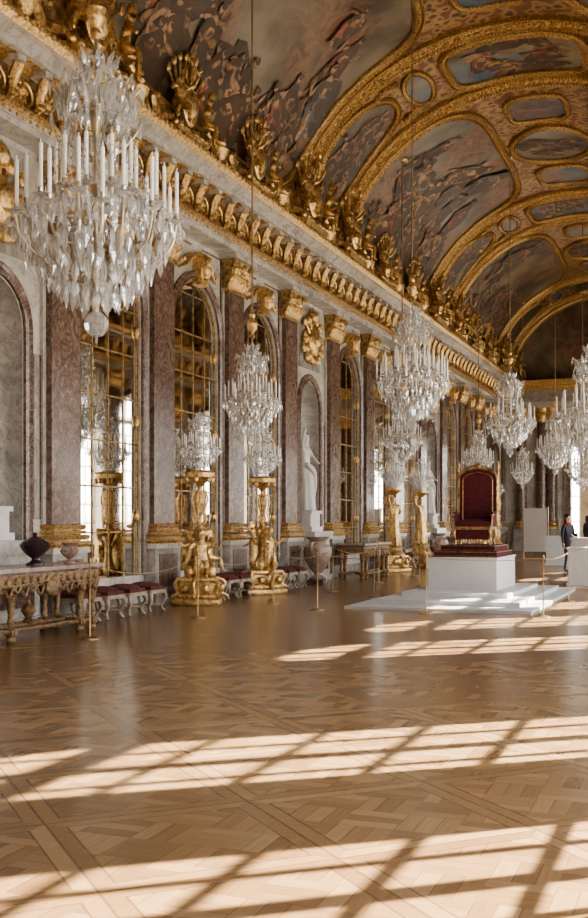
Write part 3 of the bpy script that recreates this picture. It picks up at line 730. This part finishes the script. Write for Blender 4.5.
# ------------------------------------------------------------------ chandelier
def pend(L,w):
    v=[(0,0,0)]; 
    for a in range(6):
        t=pi*a/3; v.append((w*.45*math.cos(t),w*.25*math.sin(t),-L*.25))
    for a in range(6):
        t=pi*a/3; v.append((w*.5*math.cos(t),w*.3*math.sin(t),-L*.62))
    v.append((0,0,-L)); f=[]
    for a in range(6):
        b=(a+1)%6; f+= [(0,1+a,1+b),(1+a,7+a,7+b,1+b),(7+a,13,7+b)]
    return np.array(v),f
def octa(r): return np.array([(r,0,0),(-r,0,0),(0,r,0),(0,-r,0),(0,0,r*1.3),(0,0,-r*1.3)]),[(0,2,4),(2,1,4),(1,3,4),(3,0,4),(2,0,5),(1,2,5),(3,1,5),(0,3,5)]
def chandelier():
    mb=MB(); R=random.Random(3)
    def P(r,a,z,L,w): mb.add(pend(L,w),'crystal',T((r*math.cos(a),r*math.sin(a),z),(R.uniform(-.12,.12),R.uniform(-.12,.12)+0,a+pi/2+R.uniform(-.8,.8))))
    def chain(p,q,sag,n,r=.016):
        p=Vector(p);q=Vector(q)
        for k in range(n+1):
            t=k/n; x=p.lerp(q,t); x.z-=sag*4*t*(1-t); mb.add(octa(r),'crystal',T(x,(0,0,k)))
    def candle(r,a,z,h=.40):
        c=(r*math.cos(a),r*math.sin(a))
        mb.add(lathe([(.012,0),(.05,.012),(.075,.03),(.07,.035),(.02,.03),(.026,.08),(.02,.09)],10),'crystal',T((c[0],c[1],z)))
        mb.add(lathe([(.022,.03),(.024,.09)],8),'silver',T((c[0],c[1],z)))
        mb.add(lathe([(.018,.07),(.018,.07+h),(.006,.08+h),(.004,.11+h)],8),'wax',T((c[0],c[1],z)))
    zt=2.75
    mb.add(lathe([(.015,.2),(.03,.3),(.015,.4),(.04,.55),(.06,.65),(.03,.8),(.02,1.0),(.05,1.15),(.07,1.25),(.03,1.4),(.02,1.8),(.05,1.95),(.06,2.05),(.02,2.2),(.02,2.5),(.05,2.56),(.02,2.62),(.02,zt)],12),'silver')
    mb.add(ell((0,0,.12),(.11,.11,.12),8,6),'crystal'); mb.add(pend(.1,.05),'crystal',T((0,0,.03)))
    for k in range(8): P(.10,k*pi/4,.36,.14,.06)
    def ring(r,z,t=.008): mb.add(tube([(r*math.cos(2*pi*k/32),r*math.sin(2*pi*k/32),z) for k in range(32)],t,5,True),'silver')
    ring(.55,.98); ring(.34,.62); ring(.36,1.30); ring(.28,1.98); ring(.15,2.38)
    NO=20
    for k in range(NO):
        a=2*pi*k/NO; ro=.74 if k%2==0 else .62; zo=1.02 if k%2==0 else 1.14
        pts=smooth_path([Vector((r*math.cos(a),r*math.sin(a),z)) for r,z in ((.07,.72),(.22,.55),(.45,.62),(ro-.06,.80),(ro,zo))],4)
        mb.add(tube(pts,.012,5),'silver'); candle(ro,a,zo)
        for j in range(5): b=a+(j-2)*.06/ro*.9; P(ro+.05*math.cos(j*2),b,zo-.0,R.uniform(.12,.19),R.uniform(.05,.07))
        P(ro-.1,a,.82,.2,.075); P(.5,a,.70,.22,.075); P(.40,a+.1,.62,.22,.075)
        a2=2*pi*(k+1)/NO; r2=.62 if k%2==0 else .74; z2=1.14 if k%2==0 else 1.02
        chain((ro*math.cos(a),ro*math.sin(a),zo),(r2*math.cos(a2),r2*math.sin(a2),z2),.08,6)
        chain((.28*math.cos(a),.28*math.sin(a),1.98),(.60*math.cos(a),.60*math.sin(a),1.16),.12,14,.013)
    for r,z,n,L,w in ((.66,1.0,40,.19,.06),(.58,.86,36,.2,.065),(.5,.76,30,.22,.07),(.4,.62,24,.22,.075),(.30,.50,18,.22,.08),(.2,.42,12,.22,.08),(.36,1.30,26,.16,.055),(.45,1.2,24,.16,.055),(.28,1.98,22,.18,.06),(.33,2.12,20,.17,.06),(.2,2.2,14,.17,.055),(.22,2.4,14,.16,.05),(.15,2.38,12,.14,.05),(.10,2.58,8,.14,.05)):
        for k in range(n): P(r+R.uniform(-.03,.03),2*pi*(k+R.uniform(-.2,.2))/n,z+R.uniform(-.03,.03),L*R.uniform(.8,1.1),w)
    for k in range(10):
        a=2*pi*(k+.5)/10; pts=smooth_path([Vector((r*math.cos(a),r*math.sin(a),z)) for r,z in ((.04,1.2),(.18,1.08),(.32,1.12),(.36,1.28))],3)
        mb.add(tube(pts,.009,5),'silver'); candle(.36,a,1.28,.40)
    for k in range(16):
        a=2*pi*k/16
        mb.add(pend(.34,.09),'crystal',Matrix.Translation((.2*math.cos(a),.2*math.sin(a),1.98))@Matrix.Rotation(a,4,'Z')@Matrix.Rotation(pi+.6,4,'Y'))
        if k%2==0:
            mb.add(tube(smooth_path([Vector((r*math.cos(a),r*math.sin(a),z)) for r,z in ((.04,1.6),(.25,1.75),(.40,1.98),(.34,2.2),(.42,2.32))],4),.009,5),'silver')
            P(.42,a,2.32,.17,.06); P(.40,a,2.02,.2,.065); P(.26,a,1.78,.18,.06); P(.36,a+.12,2.2,.16,.06); P(.36,a-.12,2.2,.16,.06)
            chain((.15*math.cos(a),.15*math.sin(a),2.4),(.40*math.cos(a),.40*math.sin(a),2.3),.08,8,.013)
            chain((.05*math.cos(a),.05*math.sin(a),2.6),(.15*math.cos(a),.15*math.sin(a),2.4),.03,6,.013)
            mb.add(pend(.24,.07),'crystal',Matrix.Translation((.1*math.cos(a),.1*math.sin(a),2.38))@Matrix.Rotation(a,4,'Z')@Matrix.Rotation(pi+.5,4,'Y'))
    for k in range(8):
        a=2*pi*k/8
        for z,r in((1.5,.1),(1.65,.14),(1.8,.12)): P(r,a+z,z,.15,.055)
    return mb
CH=chandelier()
def chand_obj(x,y,zb,sc):
    c=(XC-x)/VA; ztop=VZ+VB*math.sqrt(max(0,1-c*c))
    mb=MB(); mb.merge(CH,T((0,0,0),(0,0,x*3+y),sc)); z=2.72*sc
    mb.add(lathe([(.02,0),(.06,.04),(.03,.1),(.09,.2),(.10,.28),(.04,.38),(.06,.44),(.03,.5),(.012,.6)],14),'gold',T((0,0,z)))
    mb.add(tube([(0,0,z+.5),(0,0,ztop-zb)],.016,6),'rope')
    mb.add(lathe([(.12,-.06),(.16,-.02),(.15,.02)],12),'gold',T((0,0,ztop-zb-.02)))
    mb.obj('crystal_chandelier',angle=20,loc=(x,y,zb))
for x,y,z,s in ((-5.4,8.96,3.27,1.04),(-7.75,18.3,2.95,.70),(-5.6,21.6,3.35,.98),(-7.8,29.0,3.0,.72),(-5.55,33.2,3.5,.98),(-7.8,39.8,3.0,.72),(-5.7,45,3.4,.98),(-7.8,50,3.0,.72),(-2.4,25.6,2.75,1.08),(-4.2,41,2.6,.8),(-5.4,-3.5,3.3,1.0)):
    chand_obj(x,y,z,s)
# ------------------------------------------------------------------ torcheres
def girandole(mb,z0):
    mb.merge(CH,T((0,0,z0-.08),(0,0,0),(.52,.52,.44)))
def torch_base(mb):
    for r,z0,z1 in((.52,0,.12),(.47,.12,.20),(.40,.20,.42),(.44,.42,.50)):
        mb.add(lathe([(r*.96,z0),(r,z0+.02),(r,z1-.02),(r*.96,z1)],6,lambda a,t:1.0 if int(round(a/(pi/3)))%2 else .82),'gold')
    for k in range(6):
        a=pi*k/3; mb.add(tube(smooth_path([(.30*math.cos(a),.30*math.sin(a),.48),(.46*math.cos(a),.46*math.sin(a),.40),(.40*math.cos(a),.40*math.sin(a),.22),(.52*math.cos(a),.52*math.sin(a),.14)],4),[.04]*7+[.045]*6,6),'gold')
        mb.add(ell((.40*math.cos(a+.52),.40*math.sin(a+.52),.31),(.07,.07,.09),7,5),'gold')
def torch_a():
    mb=MB(); torch_base(mb)
    for k in range(3):
        a=2*pi*k/3+.4
        mb.add(PUT1 if k else PUT2,'gold',T((.19*math.cos(a),.19*math.sin(a),.48),(0,0,a+pi/2),(.92,.92,.95)))
        mb.add(ell((.22*math.cos(a+1),.22*math.sin(a+1),.6),(.11,.11,.14),8,5),'gold')
    mb.add(lathe([(.22,.48),(.14,.6),(.07,.8),(.07,1.1),(.10,1.22),(.13,1.32),(.07,1.42),(.04,1.5),(.05,1.6),(.09,1.85),(.11,1.95),(.06,2.05),(.04,2.12),(.08,2.2),(.20,2.28),(.27,2.32),(.28,2.40),(.24,2.44),(.10,2.45)],18),'gold')
    for k in range(6):
        a=pi*k/3; mb.add(tube(smooth_path([(.05*math.cos(a),.05*math.sin(a),1.45),(.13*math.cos(a),.13*math.sin(a),1.55),(.09*math.cos(a),.09*math.sin(a),1.7),(.15*math.cos(a),.15*math.sin(a),1.92),(.10*math.cos(a),.10*math.sin(a),2.08)],3),.018,5),'gold')
        mb.add(ell((.24*math.cos(a),.24*math.sin(a),2.28),(.05,.05,.07),6,4),'gold')
        mb.add(ell((.13*math.cos(a),.13*math.sin(a),1.3),(.05,.05,.08),6,4),'gold')
    girandole(mb,2.45); return mb.mesh('gilded_torchere',45)
def torch_b():
    mb=MB(); torch_base(mb)
    mb.add(lathe([(.34,.5),(.30,.58),(.24,.64),(.26,.74),(.22,.78)],12),'gold')
    h=human(dict(el=(.28,-.1,1.5),wl=(.22,-.16,1.76),hl=(.2,-.16,1.85),er=(-.28,-.06,1.2),wr=(-.16,-.2,1.1),hr=(-.1,-.22,1.1),kl=(.1,-.1,.52)),1.1)
    mb.add(h,'gold',T((0,0,.74),(0,0,.3),.86))
    mb.add(lathe([(.10,1.25),(.15,1.05),(.17,.8),(.21,.5),(.25,.15),(.22,.08)],28,lambda a,t:1+.12*t*math.sin(a*8)+.06*math.sin(a*3+t*4)),'gold',T((0,0,.68),(0,0,0),(.9,.9,.9)))
    mb.add(tube(smooth_path([(.05,-.14,1.75),(.14,-.12,2.1),(.16,-.1,2.3),(.06,-.04,2.42)],5),[.03]*4+[.05]*4+[.08]*4+[.12]*4,8),'gold')
    mb.add(lathe([(.05,2.28),(.16,2.36),(.24,2.42),(.24,2.48),(.1,2.49)],16),'gold')
    girandole(mb,2.48); return mb.mesh('gilded_figure_torchere',45)
TA,TB=torch_a(),torch_b()
for i,me in ((-3,TA),(-2,TA),(1,TA),(2,TA),(5,TB),(6,TB),(9,TA),(10,TB)):
    inst('gilded_torchere',me,(-8.62,PY(i)-(.0 if i!=2 else .3),0),i*.7)
# ------------------------------------------------------------------ statue
def statue():
    mb=MB()
    mb.add(box(-.34,.34,-.42,.42,0,.12),'statue'); mb.add(box(-.28,.28,-.36,.36,.12,.46),'statue'); mb.add(box(-.33,.33,-.4,.4,.46,.54),'statue')
    h=human(dict(el=(.3,-.06,1.25),wl=(.22,-.22,1.1),hl=(.16,-.27,1.08),er=(-.33,-.05,1.52),wr=(-.3,-.1,1.78),hr=(-.27,-.1,1.87),kl=(.12,-.12,.55),al=(.12,.04,.12)),1.08,2)
    mb.add(h,'statue',T((0,0,.54),(0,0,pi/2),1.15))
    mb.add(lathe([(.15,1.05),(.17,.95),(.19,.8),(.22,.5),(.25,.15),(.27,.02),(.2,.0)],40,lambda a,t:1+.10*t*math.sin(a*9)+.08*math.sin(a*2+t*3)),'statue',T((0,0,.54),(0,0,0),(1,1,1.15)))
    mb.add(tube(smooth_path([(.1,-.2,1.75),(.2,0,1.6),(.16,.2,1.35),(.1,.28,1.0),(.05,.3,.7)],5),[.05,.06,.07,.08,.08,.08,.08,.09,.09,.1,.1,.1,.1,.1,.1,.09,.09,.08,.08,.07,.06],8),'statue')
    return mb.mesh('marble_statue',60)
ST=statue()
for i in range(I0,I1):
    if niche(i):
        yc=(PY(i)+PY(i+1))/2
        if i==-1: inst('marble_statue',ST,(XL-.14,yc-.12,1.25),pi*.9,.90)
        else: inst('marble_statue',ST,(XL-.10,yc,1.25),0,.98)
        inst('marble_statue',ST,(XR+.10,yc,1.25),pi,.98)
mb=MB()
mb.add(box(0,.42,-.75,.75,0,.14),'white_marble'); mb.add(box(0,.34,-.66,.66,.14,1.05),'white_marble'); mb.add(box(0,.42,-.72,.72,1.05,1.25),'white_marble'); mb.add(box(.3,.36,-.5,.5,.28,.9),'red_marble')
SOC=mb.mesh('marble_socle')
for i in range(I0,I1):
    if niche(i): yc=(PY(i)+PY(i+1))/2; inst('marble_socle',SOC,(XL,yc,0),parent=WL_); inst('marble_socle',SOC,(XR,yc,0),pi,parent=WR_)
# ------------------------------------------------------------------ console table
def console():
    mb=MB(); Ly,Dx,H=1.25,.40,.93
    mb.add(box(-Dx,Dx,-Ly,Ly,H-.05,H),'pinkstone'); mb.add(box(-Dx+.02,Dx-.02,-Ly+.02,Ly-.02,H-.08,H-.05),'dark_marble')
    mb.add(box(-Dx+.05,Dx-.05,-Ly+.05,Ly-.05,H-.24,H-.08),'wood')
    for k in range(14):
        y=-Ly+.14+k*(2*Ly-.28)/13
        mb.add(ell((Dx-.04,y,H-.17),(.03,.06,.055),8,5),'wood')
        mb.add(tube(smooth_path([(Dx-.05,y-.09,H-.24),(Dx-.04,y,H-.31-.05*(k%2)),(Dx-.05,y+.09,H-.24)],3),.022,5),'wood')
    mb.add(ell((Dx-.02,0,H-.27),(.06,.18,.13),10,6),'wood')
    leg=[(.05,0),(.065,.03),(.05,.07),(.07,.10),(.07,.17),(.035,.19),(.05,.26),(.035,.32),(.055,.48),(.075,.56),(.045,.6),(.075,.64),(.075,.70)]
    for x in(-Dx+.11,Dx-.11):
        for y in(-Ly+.13,-Ly+.45,Ly-.45,Ly-.13):
            mb.add(lathe(leg,10),'wood',T((x,y,0))); mb.add(ell((x,y,.6),(.085,.085,.05),8,4),'wood'); mb.add(box(x-.06,x+.06,y-.06,y+.06,.10,.17),'wood')
    for s in(-1,1):
        mb.add(tube(smooth_path([(-Dx+.11,s*(Ly-.13),.14),(0,s*(Ly-.4),.16),(0,0,.15)],5),.03,6),'wood'); mb.add(tube(smooth_path([(Dx-.11,s*(Ly-.13),.14),(0,s*(Ly-.4),.16)],5),.03,6),'wood')
        mb.add(tube([(s*(Dx-.11),-Ly+.13,.14),(s*(Dx-.11),Ly-.13,.14)],.028,6),'wood')
    mb.add(lathe([(.05,.15),(.08,.2),(.04,.24),(.1,.33),(.08,.38),(.03,.42),(.02,.47)],12),'wood')
    return mb.mesh('console_table')
CT=console()
inst('console_table',CT,(-8.42,12.25,0)); inst('console_table',CT,(-8.55,27.9,0)); inst('console_table',CT,(-8.5,39.5,0))
def urn(mat,lid=True,hnd=True):
    mb=MB(); pr=[(.13,0),(.13,.03),(.10,.04),(.05,.08),(.05,.10),(.14,.17),(.20,.24),(.22,.29),(.20,.31)]
    if lid: pr+=[(.18,.33),(.12,.37),(.05,.40),(.025,.42),(.035,.45),(.0,.47)]
    else: pr+=[(.15,.36),(.13,.40),(.17,.44),(.19,.46),(.15,.45)]
    mb.add(lathe(pr,24),mat)
    if hnd:
        for q in(-1,1): mb.add(tube(smooth_path([(0,q*.19,.22),(0,q*.28,.26),(0,q*.27,.33),(0,q*.19,.31)],4),.014,6),mat)
    return mb.mesh('urn',40)
inst('porphyry_urn',urn('porphyry'),(-8.42,12.40,.93),0,.95)
inst('stone_urn',urn('pinkstone',False),(-8.42,13.25,.93),0,.62)
mb=MB(); mb.add(box(-.2,.2,-.2,.2,0,.1),'dark_marble'); mb.add(lathe([(.17,.1),(.19,.14),(.1,.2),(.09,.25),(.2,.38),(.3,.58),(.33,.75),(.30,.86),(.2,.92),(.17,.98),(.25,1.05),(.27,1.08),(.2,1.08)],24),'pinkstone')
for q in(-1,1): mb.add(tube(smooth_path([(0,q*.28,.6),(0,q*.42,.75),(0,q*.4,.92),(0,q*.2,.95)],4),.03,6),'pinkstone')
VM=mb.mesh('floor_vase'); inst('floor_vase',VM,(-8.75,24.7,0),0,1.05); inst('floor_vase',VM,(-8.75,37.5,0))
mb=MB()
mb.add(ell((0,0,.43),(.27,.27,.075),16,6),'velvet2'); mb.add(box(-.25,.25,-.25,.25,.36,.43),'velvet2'); mb.add(box(-.27,.27,-.27,.27,.31,.37),'stoolwood')
for sx in(-1,1):
    for sy in(-1,1):
        mb.add(tube(smooth_path([(sx*.23,sy*.23,.33),(sx*.26,sy*.26,.22),(sx*.20,sy*.20,.10),(sx*.24,sy*.24,.0)],4),[.04,.04,.038,.035,.03,.028,.026,.024,.022,.022,.024,.026,.03],7),'stoolwood')
mb.add(tube([(-.2,-.2,.12),(.2,.2,.12)],.015,5),'stoolwood'); mb.add(tube([(.2,-.2,.12),(-.2,.2,.12)],.015,5),'stoolwood'); mb.add(ell((0,0,.14),(.04,.04,.05),8,5),'stoolwood')
STO=mb.mesh('upholstered_stool')
for y in (14.15,14.85,15.55,16.25,18.75,19.4,20.0,22.0,22.65,23.3,32.0,32.8,33.5,35.4,36.1):
    inst('upholstered_stool',STO,(-8.85,y,0),0,1.0)
def ropebarrier(name,pts,segs,ph,z,sag,r):
    mb=MB()
    for x,y in pts: mb.add(lathe([(.12,0),(.12,.015),(.02,.03),(.010,.05),(.010,ph-.07),(.020,ph-.05),(.020,ph-.02),(.006,ph)],12),'brass',T((x,y,0)))
    for a,b in segs:
        mb.add(tube([(a[0]+(b[0]-a[0])*k/12,a[1]+(b[1]-a[1])*k/12,z-sag*4*(k/12)*(1-k/12)) for k in range(13)],r,5),'rope')
    mb.obj(name)
posts=[(-7.45,y) for y in (9.0,12.2,15.4,18.6,22,25.5,29,32.5,36,40,44)]
ropebarrier('rope_barrier',posts,list(zip(posts[:-1],posts[1:])),1.05,.96,.18,.006)
bp=[(-6.2,17.5),(-4.3,17.5),(-2.4,17.5),(-2.4,20.9),(-2.4,24.6),(-6.2,20.9),(-6.2,24.6)]
ropebarrier('rope_barrier',bp,[((-6.2,17.5),(-4.3,17.5)),((-4.3,17.5),(-2.4,17.5)),((-2.4,17.5),(-2.4,20.9)),((-2.4,20.9),(-2.4,24.6)),((-6.2,17.5),(-6.2,20.9)),((-6.2,20.9),(-6.2,24.6))],.99,.93,.05,.005)
# ------------------------------------------------------------------ throne display
mb=MB()
mb.add(box(-5.85,-2.65,17.9,24.4,0,.05),'stone_white'); mb.add(box(-5.5,-2.95,18.6,23.9,.05,.13),'stone_white'); mb.add(box(-5.25,-3.3,19.5,23.2,.13,.21),'stone_white')
mb.obj('display_platform')
mb=MB(); mb.add(box(-4.98,-3.66,20.4,22.5,.21,.80),'stone_white'); mb.add(box(-5.0,-3.64,20.38,22.52,.80,.83),'stone_white'); mb.obj('throne_pedestal')
th=bpy.data.objects.new('throne',None); C.objects.link(th); th.location=(-4.28,21.35,.83)
def part(mb,name,par):
    o=mb.obj(name); o.parent=par; return o
mb=MB()
for k,(w,d,z0,z1) in enumerate(((.60,.85,0,.11),(.52,.62,.11,.22))):
    mb.add(box(-w,w,-d,.85,z0,z1),'velvet'); mb.add(tube([(-w,-d,z1-.01),(w,-d,z1-.01)],.010,6),'gold_dark'); mb.add(tube([(-w,-d,z1-.01),(-w,.85,z1-.01)],.010,6),'gold_dark'); mb.add(tube([(w,-d,z1-.01),(w,.85,z1-.01)],.010,6),'gold_dark')
    mb.add(tube([(-w,-d-.005,z0+.02),(w,-d-.005,z0+.02)],.008,6),'gold_dark')
part(mb,'carpeted_steps',th)
mb=MB(); z=.22
mb.add(box(-.35,.35,-.2,.42,z+.30,z+.36),'gold_dark'); mb.add(box(-.33,.33,-.21,.40,z+.36,z+.46),'velvet'); mb.add(ell((0,.1,z+.46),(.33,.30,.05),16,6),'velvet')
mb.add(box(-.34,.34,-.19,-.17,z+.1,z+.32),'velvet')
for k in range(13): mb.add(tube([(-.32+k*.053,-.2,z+.12),(-.32+k*.053,-.2,z+.05)],.008,4),'gold_dark')
for sx in(-1,1):
    for y in(-.16,.38): mb.add(tube(smooth_path([(sx*.33,y,z+.32),(sx*.36,y-.03,z+.22),(sx*.32,y,z+.1),(sx*.35,y-.03,z)],4),[.03]*5+[.024]*5+[.03]*3,7),'gold_dark')
    mb.add(tube(smooth_path([(sx*.36,-.14,z+.34),(sx*.38,-.12,z+.48),(sx*.39,-.16,z+.58),(sx*.39,0,z+.60),(sx*.37,.38,z+.66)],4),.018,7),'gold_dark')
    mb.add(ell((sx*.385,.08,z+.63),(.045,.18,.03),8,5),'velvet'); mb.add(ell((sx*.39,-.17,z+.58),(.03,.03,.03),8,6),'gold_dark')
    mb.add(box(sx*.37-.012,sx*.37+.012,-.13,.38,z+.36,z+.60),'velvet')
    mb.add(lathe([(.028,.3),(.03,.9),(.026,1.42),(.04,1.46),(.025,1.5),(.045,1.58),(.02,1.66),(.0,1.68)],10),'gold_dark',T((sx*.40,.42,z)))
part(mb,'seat',th)
mb=MB()
out=[(-.385,.4),(-.385,1.34),(-.35,1.42),(-.24,1.49),(0,1.54),(.24,1.49),(.35,1.42),(.385,1.34),(.385,.4)]
v=[(a,.38,z+b) for a,b in out]+[(a,.46,z+b) for a,b in out]; n=len(out)
mb.add((v,[tuple(range(n)),tuple(range(n,2*n))[::-1]]+[(k,(k+1)%n,n+(k+1)%n,n+k) for k in range(n)]),'velvet')
mb.add(tube([(a,.38,z+b) for a,b in out],.022,7,True),'gold_dark')
inn=[(a*.78,.5+.08+(b-.5)*.84) for a,b in out]; mb.add(tube([(a,.375,z+b) for a,b in inn],.009,6,True),'gold_dark')
mb.add(ell((0,.37,z+1.58),(.08,.04,.06),10,6),'gold_dark')
for s in(-1,1): mb.add(tube(smooth_path([(0,.37,z+1.58),(s*.12,.37,z+1.57),(s*.24,.37,z+1.52),(s*.34,.37,z+1.47)],4),.018,6),'gold_dark')
part(mb,'back',th)
for x,y,w,h in((-2.55,26.6,.5,.85),(-2.9,31.5,.6,1.0),(-1.9,30,.5,1.0),(-4.6,38,.5,.95)):
    mb=MB(); mb.add(box(-w,w,-w,w,0,.06),'stone_white'); mb.add(box(-w+.04,w-.04,-w+.04,w-.04,.06,h),'stone_white'); mb.add(box(-w,w,-w,w,h,h+.04),'stone_white')
    mb.obj('display_plinth',loc=(x,y,0))
mb=MB(); mb.add(box(-.45,.45,-.03,.03,.3,2.0),'stone_white'); mb.add(box(-.5,-.45,-.04,.04,0,2.05),'brass'); mb.add(box(.45,.5,-.04,.04,0,2.05),'brass'); mb.add(box(-.5,.5,-.25,.25,0,.04),'brass'); mb.obj('window_standin_panel',loc=(-6.2,43,0))  # white board standing in for a bright window at the far end
# ------------------------------------------------------------------ visitors
def visitor(loc,rot,top='coat',leg='jeans',h=1.0,pose=None):
    mb=MB(); v,f=human(pose,1.0,2,True); v=np.array(v)
    groups={}
    for g in f:
        c=v[list(g)].mean(0)
        if c[2]>1.49: m='skin'
        elif c[2]<.07: m='hair'
        elif c[2]<.93 and abs(c[0])<.2: m=leg
        elif c[2]<.89: m='skin'
        else: m=top
        groups.setdefault(m,[]).append(g)
    for m,fs in groups.items(): mb.add((v,fs),m)
    mb.add(lathe([(.17,1.15),(.18,1.0),(.20,.85),(.21,.78),(.17,.79)],24,lambda a,t:1-.25*abs(math.sin(a))),top)
    mb.add(tube([(.085*math.cos(a),.075*math.sin(a),1.475+.01*math.sin(3*a)) for a in np.linspace(0,2*pi,12,False)],.035,7,True),'scarf')
    mb.add(ell((0,.02,1.68),(.098,.105,.105),14,8),'hair'); mb.add(ell((0,.06,1.58),(.085,.06,.12),12,7),'hair')
    mb.add(ell((0,-.105,1.625),(.014,.02,.022),7,5),'skin')
    for s in(-1,1): mb.add(ell((s*.032,-.09,1.65),(.012,.008,.008),7,5),'wax'); mb.add(ell((s*.092,0,1.635),(.012,.022,.03),7,5),'skin')
    mb.add(ell((0,-.095,1.585),(.022,.008,.006),7,4),'scarf')
    mb.obj('visitor',50,loc=loc,rot=rot).scale=(h,h,h)
visitor((-3.75,32.5,0),.9,h=.97,pose=dict(wl=(.18,-.22,1.12),hl=(.10,-.27,1.14),kr=(-.1,-.06,.5)))
visitor((-4.6,47,0),2.5,'jeans','coat',.97)

# ------------------------------------------------------------------ light
sun=bpy.data.lights.new('sun','SUN'); sun.energy=44; sun.angle=rad(.7); sun.color=(1,.93,.82)
so=bpy.data.objects.new('sun',sun); C.objects.link(so)
el_=rad(39); d=Vector((-.78*math.cos(el_),-.62*math.cos(el_),-math.sin(el_))); so.rotation_euler=d.to_track_quat('-Z','Y').to_euler(); so.location=(20,20,20)
w=bpy.data.worlds.new('sky'); bpy.context.scene.world=w; w.use_nodes=True; nt=w.node_tree
bg=nt.nodes['Background']; tc=nt.nodes.new('ShaderNodeTexCoord'); sp=nt.nodes.new('ShaderNodeSeparateXYZ'); rp=nt.nodes.new('ShaderNodeValToRGB')
nt.links.new(tc.outputs['Generated'],sp.inputs[0]); nt.links.new(sp.outputs[2],rp.inputs[0]); nt.links.new(rp.outputs[0],bg.inputs[0])
e=rp.color_ramp.elements; e[0].position=0; e[0].color=(.76,.71,.62,1); e[1].position=.02; e[1].color=(1,.97,.92,1); x=e.new(.6); x.color=(.76,.84,1,1)
bg.inputs[1].default_value=10.5
# ------------------------------------------------------------------ camera
cam=bpy.data.cameras.new('camera'); co=bpy.data.objects.new('camera',cam); C.objects.link(co)
co.location=(0,0,EYE); co.rotation_euler=(pi/2,0,rad(20.75)); cam.sensor_width=36; cam.lens=36*1085/918; cam.shift_y=61/918; cam.clip_end=300
bpy.context.scene.camera=co
vs=bpy.context.scene.view_settings; vs.view_transform='AgX'; vs.exposure=.38
try: vs.look='AgX - Medium High Contrast'
except Exception as ex: print(ex)
